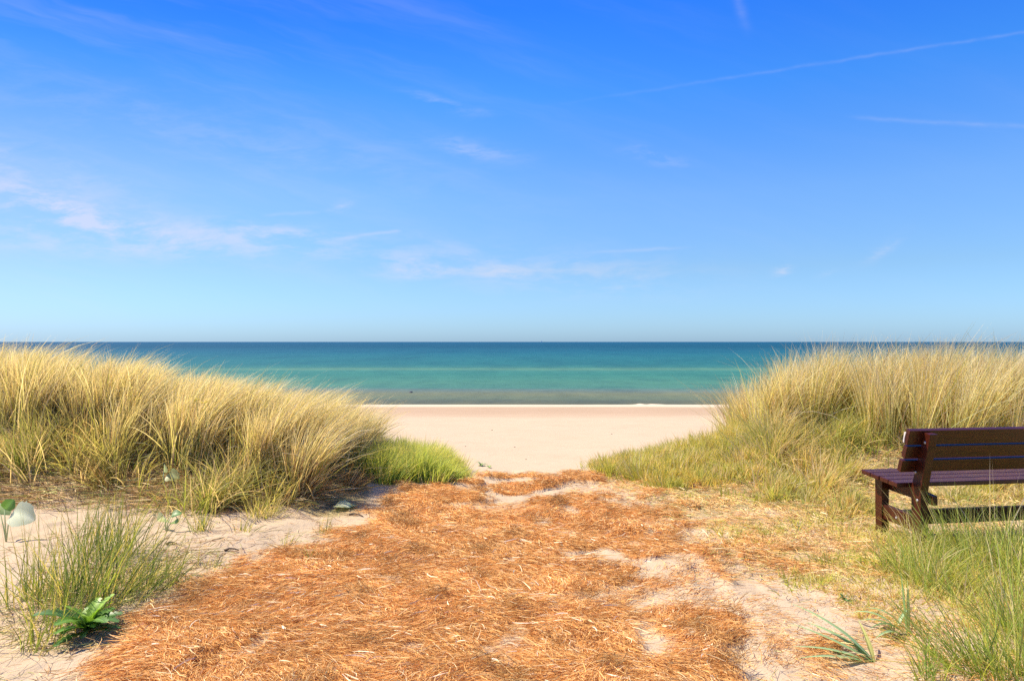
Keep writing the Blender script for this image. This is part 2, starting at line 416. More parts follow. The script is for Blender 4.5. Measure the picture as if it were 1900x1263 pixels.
# turf mask: places where grass and thatch cover the sand
def turf_mask(x, y):
    l = sm((-x - 1.2 + .25 * fbm(x, y, .5, 61)) / .5) * sm((y - 6.25 - .5 * fbm(x, y, .8, 62)) / .5)
    l2 = sm((-x - .35) / .3) * sm((y - 7.9) / .3)
    r = sm((x - 1.25 + .4 * fbm(x, y, .6, 63)) / .6) * sm((y - 5.9 - .6 * fbm(x, y, .7, 64)) / .9)
    rf = sm((x - 2.35 + .5 * fbm(x, y, .5, 65)) / .6) * sm((y - 3.6 - .6 * fbm(x, y, .5, 66)) / .6) * (1 - sm((y - 5.4) / .6))
    m = np.maximum(np.maximum(l, l2), np.maximum(r * .9, rf * .7))
    return m * (1 - sm((y - 11) / 4))
ground = mesh_obj('ground', np.stack([GX, GY, GZ], -1).reshape(-1, 3), quads.ravel(), np.arange(len(quads)) * 4, M_ground,
                  {'mat_cover': straw_mask(GX, GY).ravel(), 'turf': turf_mask(GX, GY).ravel()}, smooth=True)
tag(ground, kind='structure')

def flat(name, pts, mat):
    return mesh_obj(name, pts, list(range(len(pts))), [0], mat)
sea = flat('sea', [(-40000, 43.0, SEA), (40000, 43.0, SEA), (40000, 45000, SEA), (-40000, 45000, SEA)], M_sea)
tag(sea, kind='structure')

# ------------------------------------------------------------------ grass stands
def ztop(x, y): return H(x, y) - 0.01
def colmix(n, seed, pal, wts, jit=.12):
    rs = R(seed); pal = np.array(pal); k = rs.choice(len(pal), n, p=np.array(wts) / sum(wts))
    return pal[k] * (1 + rs.normal(0, jit, (n, 1))).clip(.55, 1.5), k
GREEN = (.25, .33, .06); OLIVE = (.43, .43, .14); TAN = (.73, .61, .38); PALE = (.93, .80, .60); BROWN = (.36, .22, .10); LIME = (.40, .48, .08)

def tall_stand(name, label, n, xr, yr, inside, height, wind, seed, clump=.26, grp=None, green=.3, w=.0094, bright=1.0):
    """tall marram in tussocks: blades fan out of clump centres"""
    rs = R(seed)
    nc = int((xr[1] - xr[0]) * (yr[1] - yr[0]) / (clump ** 2) * 1.3)
    cx = rs.uniform(*xr, nc); cy = rs.uniform(*yr, nc); p = inside(cx, cy)
    keep = rs.uniform(0, 1, nc) < p; cx, cy, p = cx[keep], cy[keep], p[keep]; nc = len(cx)
    wt = rs.uniform(.5, 1.5, nc) * (.35 + .65 * p); wt /= wt.sum()
    c = rs.choice(nc, n, p=wt)
    ph = rs.uniform(0, 2 * math.pi, n); rr = np.abs(rs.normal(0, .5, n)) * clump * .55
    x = cx[c] + rr * np.cos(ph); y = cy[c] + rr * np.sin(ph)
    ch = rs.uniform(.85, 1.12, nc)[c]; cdir = rs.normal(0, .16, nc)[c]; cdy = rs.normal(0, .16, nc)[c]; ctint = (1 + rs.normal(0, .12, (nc, 1)))[c]
    stalk = rs.uniform(0, 1, n) < .035
    hh = height(x, y) * ch * np.where(stalk, rs.uniform(1.1, 1.28, n), 1.12 - .62 * rs.uniform(0, 1, n) ** 1.25)
    wx, wy = wind(x, y)
    fan = .10 + .9 * rr / clump * .5
    lx = wx + cdir + fan * np.cos(ph) + rs.normal(0, .10, n); ly = wy + cdy + fan * np.sin(ph) + rs.normal(0, .10, n)
    head = np.arctan2(ly, lx); mag = np.hypot(lx, ly)
    curve = mag * rs.uniform(.6, 1.5, n) + rs.uniform(0, .25, n)
    lean = mag * .35
    stray = rs.uniform(0, 1, n) < .05
    lean = np.where(stray, lean + rs.uniform(.2, .7, n), lean)
    L = hh / np.cos(np.clip((lean + curve * .5), 0, 1.15)) 
    L = np.minimum(L, hh * 1.45)
    P = np.stack([x, y, ztop(x, y)], 1)
    cb, k = colmix(n, seed + 1, [OLIVE, GREEN, TAN, BROWN], [.48, green + .08, .16, .10])
    ct, _ = colmix(n, seed + 2, [PALE, TAN, OLIVE], [.5, .4, .10])
    cb = cb * bright; cm = cb * .5 + ct * .5  # lower blade colour lightened to make up for shade inside the stand
    isg = k == 1
    ct[isg] = ct[isg] * .55 + np.array(OLIVE) * .45
    each = 1 + rs.normal(0, .16, (n, 1))
    cb, cm, ct = (cb * ctint * each).clip(.02, .95), (cm * ctint * each).clip(.02, .95), (ct * each).clip(.02, .97)
    o = blades(name, P, head, lean, curve, L, w * rs.uniform(.6, 1.3, n), cb, ct, M_grass, seed + 3, 5, cmid=cm)
    tag(o, label, 'grass', grp, 'stuff'); return o

def in_left(x, y):
    edge = np.interp(x, [-9, -4.6, -3.3, -2.4, -1.7, -1.2], [7.3, 7.2, 6.95, 6.75, 6.75, 7.2])
    e = (y - edge - .30 * fbm(x, y, .7, 71)) / .35
    r = (-1.72 - x - .15 * fbm(x, y, .5, 72)) / .25
    back = (9.1 - y) / .4
    bare = sm((fbm(x, y, .55, 73) - .25) / .15) * (1 - sm((y - 7.7) / .4)) * sm((-x - 2.9) / .4)
    return np.clip(np.minimum(np.minimum(e, r), back), 0, 1) * (1 - bare * .95)
tall_stand('marram_grass', 'tall golden dune grass massed on the left of the sandy path, leaning right', 40000, (-7.5, -1.1), (6.5, 9.8), in_left,
           lambda x, y: np.interp(x, [-7.5, -6.0, -5.0, -4.0, -3.2, -2.2, -1.7, -1.2], [1.0, .95, .76, .69, .72, .76, .74, .60]) * (1 - .13 * np.clip(y - 7.3, 0, 3)),
           lambda x, y: (.38 + .06 * fbm(x, y, 1.2, 74) + .04 * sm((x + 2.4) / 1.2), -.05 - .10 * sm((7.4 - y) / .6)), 100, grp='stands of tall marram grass', bright=1.08)
def in_right(x, y):
    edge = np.interp(x, [2.2, 2.7, 3.3, 3.8, 4.3, 5.2, 9], [9.0, 8.6, 8.5, 8.7, 8.0, 7.9, 7.8])
    e = (y - edge - .25 * fbm(x, y, .6, 81)) / .3
    l = (x - 2.95 - .25 * fbm(x, y, .6, 82)) / .3
    gap = np.exp(-((x - 4.02) / .22) ** 2 - ((y - 8.6) / .5) ** 2)
    back = (10.8 - y) / .4
    return np.clip(np.minimum(np.minimum(e, l), back), 0, 1) * (1 - gap)
tall_stand('marram_grass', 'tall straw coloured dune grass behind the brown bench on the right', 40000, (2.2, 9.0), (7.5, 11.0), in_right,
           lambda x, y: np.interp(x, [2.5, 3.0, 3.5, 4.2, 5, 9], [.45, .74, .90, .95, .92, .92]) - .04 * (y - 9),
           lambda x, y: (-.14 * sm((3.6 - x) / .6) - .01 + .22 * np.exp(-((x - 3.75) / .25) ** 2), -.05), 200, grp='stands of tall marram grass', green=.30, bright=1.42)

def low_stand(name, label, n, xr, yr, inside, h, seed, pal, wts, tip, wind=(0, 0), w=.010, grp=None, cat='grass', spread=.5, clump=.16, hj=.5, fan=.5, cv=.25):
    """short grass growing in many small clumps, each with its own lean, height and colour"""
    rs = R(seed)
    nc = int((xr[1] - xr[0]) * (yr[1] - yr[0]) / clump ** 2 * 2.0)
    cx = rs.uniform(*xr, nc); cy = rs.uniform(*yr, nc); p = inside(cx, cy)
    k = rs.uniform(0, 1, nc) < p; cx, cy, p = cx[k], cy[k], p[k]; nc = len(cx)
    wt = rs.uniform(.2, 1.9, nc) * (.3 + .7 * p); wt /= wt.sum(); c = rs.choice(nc, n, p=wt)
    ph = rs.uniform(0, 2 * math.pi, n); rr = np.abs(rs.normal(0, .6, n)) * clump
    x = cx[c] + rr * np.cos(ph); y = cy[c] + rr * np.sin(ph)
    hc = (rs.uniform(.55, 1.25, nc) * (1 + .3 * fbm(cx, cy, .5, seed)))[c]
    hh = (h(x, y) if callable(h) else h) * hc * (1.1 - hj * rs.uniform(0, 1, n) ** 1.2)
    lx = wind[0] + rs.normal(0, cv, nc)[c] + fan * rr / clump * np.cos(ph) + rs.normal(0, spread * .35, n)
    ly = wind[1] + rs.normal(0, cv, nc)[c] + fan * rr / clump * np.sin(ph) + rs.normal(0, spread * .35, n)
    head = np.arctan2(ly, lx); mag = np.hypot(lx, ly)
    cb, _ = colmix(n, seed + 1, pal, wts, .14); cb2, _ = colmix(nc, seed + 2, pal, wts, .12)
    own = rs.uniform(0, 1, n) < .62
    cb = np.where(own[:, None], cb2[c] * (1 + rs.normal(0, .1, (n, 1))), cb).clip(0, 1)
    ct = cb * .5 + np.array(tip) * .5
    o = blades(name, np.stack([x, y, ztop(x, y)], 1), head, mag * .55, mag * .7 + rs.uniform(0, .3, n), hh * 1.2, w * rs.uniform(.6, 1.3, n), cb, ct, M_grass, seed + 3, 4)
    tag(o, label, cat, grp, 'stuff'); return o

def in_ll(x, y):   # low green apron right of the left stand
    a = 1 - np.hypot((x + 1.28) / .74, (y - 8.5) / .80) - .18 * fbm(x, y, .3, 91)
    return np.clip(a / .15, 0, 1)
low_stand('low_grass', 'low fresh green grass hugging the right foot of the left dune stand', 17000, (-2.6, 0), (7.6, 10.0), in_ll,
          lambda x, y: .20 * sm((-.2 - x) / 1.0) + .10, 300, [(.50, .58, .10), (.34, .50, .10), OLIVE, TAN], [.45, .30, .12, .12], (.74, .74, .28), (.25, 0), grp='low green grass beside the path')
def in_rl(x, y):
    xe = np.interp(y, [6.2, 7.2, 8.0, 8.6, 9.4], [2.3, 1.55, 1.05, .92, .95])
    a = (x - xe - .18 * fbm(x, y, .3, 92)) / .25
    b = (3.3 - x) / .3
    c = (9.6 - y) / .3; d = (y - 6.7 - .35 * fbm(x, y, .4, 93)) / .4
    thin = sm((fbm(x, y, .34, 94) + .15 + .6 * (y - 7.2)) / .3)
    return np.clip(np.minimum(np.minimum(a, b), np.minimum(c, d)), 0, 1) * (.12 + .88 * thin)
low_stand('low_grass', 'low yellow green grass spreading right of the path crest', 24000, (.7, 3.5), (6.3, 9.8), in_rl,
          lambda x, y: np.interp(y, [6.6, 7.4, 8.2, 9.4], [.07, .12, .20, .23]) * (.65 + .35 * sm((x - .9) / .6)), 320, [LIME, (.30, .44, .08), (.64, .54, .14), TAN, PALE], [.34, .22, .24, .14, .08], (.80, .66, .26), (.0, 0), grp='low green grass beside the path')
# rough shorter grass between the low apron and the bench
def in_mid(x, y):
    a = np.clip(fbm(x, y, .5, 95) * 1.4 + .45, 0, 1)
    e = np.clip((x - np.interp(y, [5.4, 6.2, 7.0, 9], [2.8, 2.3, 2.3, 2.5])) / .35, 0, 1)
    bare = np.exp(-((x - 4.25) / .55) ** 2 - ((y - 7.75) / .28) ** 2)
    return a * e * np.clip((8.8 - y) / .3, 0, 1) * np.clip((y - 5.9) / .5, .12, 1) * (1 - bare)
low_stand('rough_grass', 'matted short yellow grass on the slope between path and bench', 18000, (1.9, 7.5), (5.4, 9.0), in_mid,
          lambda x, y: np.interp(y, [5.4, 6.4, 7.0, 7.6, 8.5], [.05, .09, .22, .40, .52]) * np.where(x > 3.3, .65, 1), 340, [LIME, OLIVE, TAN, (.28, .38, .07), (.70, .55, .22)], [.26, .16, .26, .18, .16], (.74, .62, .32), (.05, -.1), spread=1.0, clump=.22, fan=.8, cv=.35)
# grass in front of the left stand
def in_lf(x, y):
    a = sm((fbm(x, y, .35, 97) + .12) / .3)
    return a * np.clip((y - np.interp(x, [-6, -4, -2.6, -2.1, -1.8], [6.3, 6.35, 6.1, 6.25, 6.7])) / .25, 0, 1) * np.clip((-1.75 - x) / .3, 0, 1)
low_stand('rough_grass', 'matted olive and straw grass below the left dune stand', 6500, (-7, -1.7), (5.9, 7.6), in_lf,
          lambda x, y: .26 + .20 * np.exp(-((x + 2.7) / .5) ** 2) + .12 * sm((-x - 3.3) / .5), 360, [GREEN, OLIVE, TAN, BROWN, LIME], [.22, .3, .28, .12, .12], (.70, .60, .30), (.12, -.05), spread=1.1, clump=.20, fan=.8, cv=.3)
# foreground right
def in_fr(x, y):
    a = sm((fbm(x, y, .33, 98) + .25) / .4)
    e = np.clip((x - np.interp(y, [2.4, 3.2, 3.7, 4.1, 4.5, 4.9, 5.4], [1.80, 2.0, 2.2, 2.0, 1.45, 1.60, 3.0])) / .40, 0, 1)
    return a * e * np.clip((5.75 - y) / .3, 0, 1)
low_stand('foreground_grass', 'mixed green and straw grass in the lower right corner before the bench', 10500, (1.7, 5.0), (2.3, 5.8), in_fr,
          lambda x, y: .09 + .24 * sm((x - 2.3) / .7) * sm((5.5 - y) / .6 + .3), 380, [(.28, .42, .06), (.50, .58, .10), (.56, .56, .14), TAN, (.70, .58, .18)], [.32, .28, .14, .14, .12], (.64, .60, .24), (-.12, .05), w=.0072, spread=1.2, clump=.14, fan=.9, cv=.35)

def in_mat(x, y):
    a = sm((fbm(x, y, .30, 99) + .18) / .3)
    return a * np.clip((x - 1.55) / .5, 0, 1) * np.clip((3.9 - x) / .4, 0, 1) * np.clip((y - 3.4 - .9 * (x < 2.0)) / .4, 0, 1) * np.clip((6.3 - y) / .5, 0, 1)
low_stand('matted_grass', 'flattened yellow green grass on the sand left of and below the bench', 9500, (1.4, 4.2), (3.3, 6.4), in_mat,
          lambda x, y: .085 + .03 * (x > 2.6), 390, [(.52, .56, .12), (.70, .60, .24), (.34, .44, .08), TAN], [.34, .3, .18, .18], (.80, .70, .32), (-.4, -.1), w=.0075, spread=1.8, clump=.13, fan=1.2, cv=.6)

# ------------------------------------------------------------------ litter
def litter(name, label, n, xr, yr, inside, seed, pal, wts, lenr, w, lift, yexp=1.6, align=None, jit=.27, cat='straw', darkclump=0):
    rs = R(seed); xs, ys = [], []; tot = 0
    while tot < n:
        y = yr[0] + (yr[1] - yr[0]) * rs.uniform(0, 1, n) ** yexp; x = rs.uniform(*xr, n)
        k = rs.uniform(0, 1, n) < inside(x, y)
        xs.append(x[k]); ys.append(y[k]); tot += k.sum()
    x = np.concatenate(xs)[:n]; y = np.concatenate(ys)[:n]
    base = align(x, y) if align is not None else np.zeros(n)
    head = base + rs.uniform(0, math.pi, n) * (1 if align is None else 0) + rs.normal(0, .5, n) + math.pi * (rs.uniform(0, 1, n) < .5)
    tilt = np.abs(rs.normal(0, .16, n))
    L = rs.uniform(*lenr, n) * (.5 + rs.uniform(0, 1, n) ** 2)
    c, _ = colmix(n, seed + 1, pal, wts, jit)
    tone = fbm(x, y, .35, seed + 2)[:, None]
    c = c * (1 + .18 * tone)
    z = H(x, y) + rs.uniform(0, lift, n)
    if darkclump:
        q = sm((fbm(x, y, .24, seed + 8, 3) - .30) / .22)
        c = c * (1 - (q * darkclump)[:, None]); z = z + q * rs.uniform(0, .04, n); tilt = tilt + q * rs.uniform(0, .6, n)
    turn = rs.normal(0, .9, n)
    sc = 1 + .10 * np.clip(y - 3.5, 0, 5)
    o = blades(name, np.stack([x, y, z + .002], 1), head, np.pi / 2 - tilt, tilt * 1.6 + rs.normal(0, .12, n), L, w * sc * rs.uniform(.5, 1.4, n), c, c * 1.05, M_straw, seed + 3, 3, turn=turn, taper=4)
    tag(o, label, cat, None, 'stuff'); return o
flow = lambda x, y: fbm(x, y, .45, 401, 2) * 2.6
O1, O2, O3, O4 = (.72, .38, .12), (.80, .50, .20), (.46, .21, .06), (.90, .70, .38)
litter('straw_litter', 'thick mat of orange brown straw trampled along the sandy path', 185000, (-2.6, 2.9), (2.3, 8.7),
       lambda x, y: np.clip(straw_mask(x, y) * 1.1 + .16 * ((x > .6) & (x < 2.6)) * (fbm(x, y, .3, 27) > -.1), 0, 1), 400, [O1, O2, O3, O4], [.44, .27, .21, .08], (.03, .12), .0025, .026, 1.35, flow, darkclump=.36)
litter('pale_straw', 'scattered thick pale straw stalks lying on the orange mat', 1500, (-2.4, 2.0), (2.3, 6.0),
       lambda x, y: straw_mask(x, y), 420, [(.86, .68, .42), (.90, .78, .58)], [.6, .4], (.05, .13), .005, .035, 1.3, flow)
litter('straw_litter', 'thin yellow straw scattered over the sand between path and bench', 34000, (.9, 5.5), (4.6, 8.6),
       lambda x, y: np.clip((x - np.interp(y, [4.4, 5.5, 7, 8.4], [1.3, 1.2, 1.0, .9])) / .5, 0, 1) * np.clip(fbm(x, y, .5, 431) + .6, 0, 1) * np.clip((y - 4.4) / .8, 0, 1), 430,
       [(.74, .52, .22), O2, OLIVE, (.80, .66, .40), (.42, .42, .10)], [.38, .25, .12, .15, .12], (.05, .14), .0035, .02, 1.2, flow)
litter('dry_thatch', 'brown and straw coloured thatch of fallen blades under the left grass', 26000, (-6.5, -1.5), (5.9, 8.0),
       lambda x, y: np.clip((y - np.interp(x, [-6, -3, -2, -1.5], [6.0, 6.15, 6.3, 6.8])) / .3, 0, 1) * np.clip(fbm(x, y, .4, 441) + .8, 0, 1) * np.clip((-1.55 - x) / .3, 0, 1), 440,
       [(.52, .34, .15), OLIVE, (.70, .54, .28), BROWN], [.36, .22, .22, .2], (.10, .28), .0045, .05, 1.3, lambda x, y: fbm(x, y, .6, 442, 2) * 1.2)
litter('dry_thatch', 'sparse twigs and dead blades lying on the bare sand at lower left', 3200, (-3.6, -1.2), (2.4, 6.6),
       lambda x, y: (1 - straw_mask(x, y)) * np.clip((-1.3 - x) / .2, 0, 1) * np.clip(fbm(x, y, .4, 451) + .5, 0, 1), 450,
       [(.42, .24, .11), (.62, .50, .26), BROWN, OLIVE], [.35, .3, .2, .15], (.05, .16), .003, .012, 1.2)
litter('dry_thatch', 'sparse twigs and dead blades lying on the trampled sand at lower right', 3800, (1.0, 4.2), (2.3, 4.9),
       lambda x, y: (1 - .7 * straw_mask(x, y)) * np.clip(fbm(x, y, .3, 461) + .45, 0, 1), 460,
       [(.55, .28, .12), (.70, .52, .24), O1, OLIVE], [.3, .3, .3, .15], (.04, .13), .0026, .012, 1.2)

litter('dry_thatch', 'yellow and brown dead blades fallen round the foot of the lower left tufts', 2600, (-3.1, -1.9), (3.5, 5.3),
       lambda x, y: (1 - .6 * straw_mask(x, y)) * np.exp(-((x + 2.45) / .42) ** 2 - ((y - 4.3) / .6) ** 2) , 470,
       [(.62, .50, .20), (.74, .62, .34), BROWN, (.30, .32, .10)], [.34, .28, .16, .22], (.06, .2), .004, .03, 1.2)
# ------------------------------------------------------------------ single tufts
def tuft(name, label, px, py, n, rad, h, wind, pal, wts, tip, seed, w=.004, fan=.5, grp=None, cat='grass tuft', segs=5, loc=None):
    rs = R(seed)
    c = at(px, py) if loc is None else loc
    ph = rs.uniform(0, 2 * math.pi, n); rr = rad * np.sqrt(rs.uniform(0, 1, n)) * rs.uniform(.4, 1, n)
    x = c.x + rr * np.cos(ph); y = c.y + rr * np.sin(ph)
    lx = wind[0] + fan * rr / rad * np.cos(ph) + rs.normal(0, .34, n); ly = wind[1] + fan * rr / rad * np.sin(ph) + rs.normal(0, .34, n)
    head = np.arctan2(ly, lx); mag = np.hypot(lx, ly)
    cb, _ = colmix(n, seed + 1, pal, wts, .15); ct = cb * .55 + np.array(tip) * .45
    n0 = n; L = h * rs.uniform(.25, 1.15, n); bend = rs.normal(0, .35, n)
    P = np.stack([x - c.x, y - c.y, H(x, y) - c.z - .008], 1)
    o = blades(name, P, head, mag * .75, mag * .35 + rs.uniform(0, .8, n) ** 3, L, w * 1.4 * rs.uniform(.6, 1.3, n), cb, ct, M_grass, seed + 3, segs, turn=bend)
    o.location = c
    tag(o, label, cat, grp); return o
TP = [(.09, .165, .045), (.16, .24, .05), LIME, (.60, .52, .16)]
GL = 'green grass tufts on the sand at lower left'; GR = 'green grass tufts before the bench'
tuft('grass_tuft', 'largest dense green tuft on the sand at lower left, fanning to the right', 165, 1120, 340, .36, .66, (.24, .0), TP, [.40, .26, .1, .24], (.34, .38, .13), 500, fan=.55, grp=GL)
tuft('grass_tuft', 'thin upright green tuft at the left frame edge, yellow at its foot', 65, 1110, 120, .24, .50, (.10, .0), TP, [.3, .2, .2, .3], (.5, .46, .15), 510, fan=.4, grp=GL)
tuft('grass_tuft', 'green tuft in the rear of the lower left sand, before the brown thatch', 205, 1030, 230, .34, .58, (.20, .1), TP, [.42, .25, .1, .23], (.32, .36, .13), 520, fan=.5, grp=GL)
tuft('grass_tuft', 'low loose green tuft leaning over the left edge of the straw mat', 285, 1090, 150, .20, .34, (.45, .0), TP, [.4, .2, .2, .2], (.42, .42, .16), 530, fan=.5, grp=GL)
tuft('grass_tuft', 'sparse yellow green blades low in the lower left corner beside the leafy weed', 85, 1195, 70, .18, .34, (.2, .1), TP, [.2, .2, .3, .3], (.5, .46, .15), 540, fan=.35, grp=GL)
tuft('grass_tuft', 'small thin tuft standing on the left sand shelf behind the big tuft', 372, 985, 60, .09, .30, (.05, 0), TP, [.3, .3, .1, .3], (.5, .46, .15), 550, fan=.4, grp=GL)
tuft('grass_tuft', 'few pale green blades on the sand near the left straw edge', 600, 990, 22, .10, .20, (.35, 0), TP, [.3, .3, .2, .2], (.4, .42, .16), 555, fan=.6, grp=GL)
tuft('grass_tuft', 'tiny sprig of blades on the left sand between thatch and straw', 530, 1010, 14, .07, .18, (.3, .1), TP, [.3, .3, .2, .2], (.4, .42, .16), 558, fan=.6, grp=GL)
tuft('grass_tuft', 'low sprig of thin blades on the sand shelf right of the thin tuft', 455, 985, 26, .12, .20, (.3, 0), TP, [.3, .3, .2, .2], (.5, .46, .16), 556, fan=.7, grp=GL)
tuft('grass_tuft', 'short yellow sprig at the rim of the straw, left of the bark scrap', 395, 1050, 30, .12, .16, (.4, 0), TP, [.2, .2, .3, .3], (.55, .5, .18), 557, fan=.8, grp=GL)
tuft('grass_tuft', 'thin single stem with few blades rising out of the left straw edge', 572, 1040, 7, .03, .24, (.1, 0), TP, [.5, .3, .1, .1], (.4, .42, .16), 559, fan=.5, grp=GL)
tuft('grass_tuft', 'stiff grey green tuft with arching blades rising against the left dune stand', 430, 935, 230, .17, .50, (-.02, 0), [(.34, .34, .12), TAN, (.22, .27, .08)], [.4, .3, .3], (.66, .6, .32), 560, w=.006, fan=.42, grp='stiff tufts below the left dune stand')
tuft('grass_tuft', 'dark olive tuft leaning left below the left dune stand', 205, 905, 200, .16, .46, (-.42, 0), [(.2, .19, .06), OLIVE, BROWN], [.4, .35, .25], (.42, .36, .14), 565, w=.006, fan=.3, grp='stiff tufts below the left dune stand')
tuft('grass_tuft', 'bright green upright tuft rooted high on the far left dune', 50, 870, 200, .15, .62, (.06, 0), [(.15, .22, .05), OLIVE, TAN], [.4, .35, .25], (.5, .46, .18), 568, w=.006, fan=.3, grp='stiff tufts below the left dune stand')
tuft('grass_tuft', 'rusty brown tuft arching right at the foot of the left dune stand', 560, 918, 150, .14, .55, (.55, -.15), [BROWN, TAN, (.5, .28, .12)], [.4, .35, .25], (.66, .48, .26), 570, w=.006, fan=.35, grp='stiff tufts below the left dune stand')
tuft('grass_tuft', 'drooping green and straw tuft on the sand bank before the left stand', 490, 955, 170, .20, .26, (.35, -.15), [LIME, OLIVE, TAN], [.3, .35, .35], (.6, .5, .22), 575, w=.0045, fan=.7, grp='stiff tufts below the left dune stand')
tuft('grass_tuft', 'blue green tuft within the low green grass left of the path', 752, 868, 60, .10, .42, (.05, -.1), [(.20, .30, .17), (.24, .36, .2)], [.5, .5], (.42, .52, .34), 580, w=.010, fan=.7)
rr_ = [('tall green tuft in front of the bench post hiding its foot', 1775, 1050, 330, .24, .60, (-.32, .05)), ('dense green tuft under the right frame edge below the bench seat', 1890, 1080, 340, .28, .58, (-.05, .0)),
       ('green tuft at the right frame edge midway down the lower right sand', 1890, 1180, 250, .24, .52, (-.28, .05)), ('dense grass clump in the very lower right corner', 1880, 1255, 230, .22, .42, (-.25, .1)),
       ('tuft of long thin blades sweeping left over the lower right sand', 1790, 1240, 150, .18, .50, (-.75, .15)), ('small yellow green tuft between bench leg and trampled sand', 1660, 1060, 120, .18, .22, (-.2, .0)),
       ('low green tuft at the left end of the grass before the bench', 1530, 1050, 140, .18, .13, (-.5, -.1)), ('bushy low tuft left of the tall tuft by the bench post', 1720, 1085, 200, .20, .30, (-.1, .0)),
       ('thin green tuft on the lower right sand beside the bottom frame edge', 1720, 1262, 60, .10, .30, (-.2, .1))]
for i, (lb, px, py, n, rad, h, wd) in enumerate(rr_):
    tuft('grass_tuft', lb, px, py, n, rad, h, wd, [(.20, .33, .06), (.32, .46, .08), LIME, (.62, .56, .18), TAN], [.3, .28, .2, .12, .10], (.56, .56, .20), 600 + i * 7, w=.0042, fan=.5, grp=GR)
tuft('seed_stalks', 'few tall pale bleached stalks standing in front of the brown bench', 1840, 1050, 16, .22, .78, (-.05, 0), [(.72, .62, .42), (.5, .4, .25)], [.7, .3], (.86, .78, .6), 690, w=.0055, fan=.35, cat='dry stalks')
tuft('grass_tuft', 'small dark brown dead tuft under the corner of the left stand', 650, 905, 120, .14, .36, (.5, -.3), [BROWN, (.24, .2, .08), TAN], [.4, .3, .3], (.5, .36, .18), 700, w=.006, fan=.6)

# ------------------------------------------------------------------ broad leaves
def leaf_mesh(name, L, Wd, prof, bend, base, tipc, cup=.15, n=10, wave=0.0, seed=0):
    """a leaf along +X curving down, with midrib fold; prof(t) is its half width"""
    rs = random.Random(seed)
    vs, fs, cs = [], [], []
    px_, pz_ = 0.0, 0.0
    for i in range(n + 1):
        t = i / n; th = bend[0] + (bend[1] - bend[0]) * t
        w = prof(t) * Wd * .5
        for j, s in enumerate((-1, -.5, 0, .5, 1)):
            ww = w * (1 + wave * rs.uniform(-1, 1) * (abs(s) == 1))
            vs.append((px_ , s * ww, pz_ + abs(s) * ww * cup))
            c = [base[k] + (tipc[k] - base[k]) * t for k in range(3)]
            if s == 0: c = [min(1, k * 1.5 + .03) for k in c]
            cs.append(c)
        px_ += math.cos(th) * L / n; pz_ += math.sin(th) * L / n
        if i < n:
            for j in range(4): fs.append((i * 5 + j, i * 5 + j + 1, i * 5 + j + 6, i * 5 + j + 5))
    me = bpy.data.meshes.new(name); me.from_pydata(vs, [], fs)
    a = me.color_attributes.new('tone', 'FLOAT_COLOR', 'POINT')
    a.data.foreach_set('color', np.array([c + [1] for c in cs], np.float32).ravel())
    me.materials.append(M_leaf)
    for p_ in me.polygons: p_.use_smooth = True
    return me
def empty(name, loc, rz=0):
    o = bpy.data.objects.new(name, None); COL.objects.link(o); o.location = loc; o.rotation_euler.z = rz
    o.empty_display_size = .05; return o
def put(name, me, parent, rot=(0, 0, 0), loc=(0, 0, 0), s=1.0):
    o = bpy.data.objects.new(name, me); COL.objects.link(o); o.parent = parent
    o.location = loc; o.rotation_euler = rot; o.scale = (s, s, s); return o
def tube_mesh(name, pts, r0, r1, mat, col=None, seg=6):
    vs, fs = [], []
    pts = [Vector(p) for p in pts]
    for i, p in enumerate(pts):
        d = (pts[min(i + 1, len(pts) - 1)] - pts[max(i - 1, 0)]).normalized()
        a = d.orthogonal().normalized(); b = d.cross(a)
        r = r0 + (r1 - r0) * i / (len(pts) - 1)
        for k in range(seg):
            an = 2 * math.pi * k / seg
            vs.append(p + a * math.cos(an) * r + b * math.sin(an) * r)
    for i in range(len(pts) - 1):
        for k in range(seg):
            fs.append((i * seg + k, i * seg + (k + 1) % seg, (i + 1) * seg + (k + 1) % seg, (i + 1) * seg + k))
    fs.append(tuple(range(seg))[::-1]); fs.append(tuple((len(pts) - 1) * seg + k for k in range(seg)))
    me = bpy.data.meshes.new(name); me.from_pydata([tuple(v_) for v_ in vs], [], fs)
    if col is not None:
        a = me.color_attributes.new('tone', 'FLOAT_COLOR', 'POINT')
        a.data.foreach_set('color', np.array([list(col) + [1]] * len(vs), np.float32).ravel())
    me.materials.append(mat)
    for p_ in me.polygons: p_.use_smooth = True
    return me

def jag(t):   # dandelion-like toothed outline
    env = math.sin(math.pi * min(1, t * .82 + .08)) ** .8
    return env * (.45 + .55 * (1 - (t * 6.5 % 1))) if t < .97 else 0.02
def weed(name, label, px, py, nl, L, cols, seed, grp=None, wd=.26, cat='weed'):
    c = at(px, py); rs = random.Random(seed)
    e = empty(name, c); tag(e, label, cat, grp)
    ms = [leaf_mesh('leaf', L * k, L * wd, jag, (b0, b1), cols[i % len(cols)], tuple(min(1, q * 1.3) for q in cols[i % len(cols)]), .2, 26, .12, i)
          for i, (k, b0, b1) in enumerate(((1, 1.0, -.2), (.85, .7, -.1), (.7, 1.2, .4), (.95, .45, -.15)))]
    for i in range(nl):
        me = ms[rs.randrange(4)]
        put('leaf', me, e, (rs.uniform(-.5, .5), rs.uniform(-.1, .1), i * 2.4 + rs.uniform(-.3, .3)), (0, 0, .0 + .002 * i), rs.uniform(.65, 1.1))
    return e
weed('leafy_weed', 'bright green weed rosette with toothed leaves at lower left beside the straw', 163, 1178, 30, .27, [(.05, .12, .02), (.10, .20, .03), (.22, .34, .05)], 1, wd=.3)
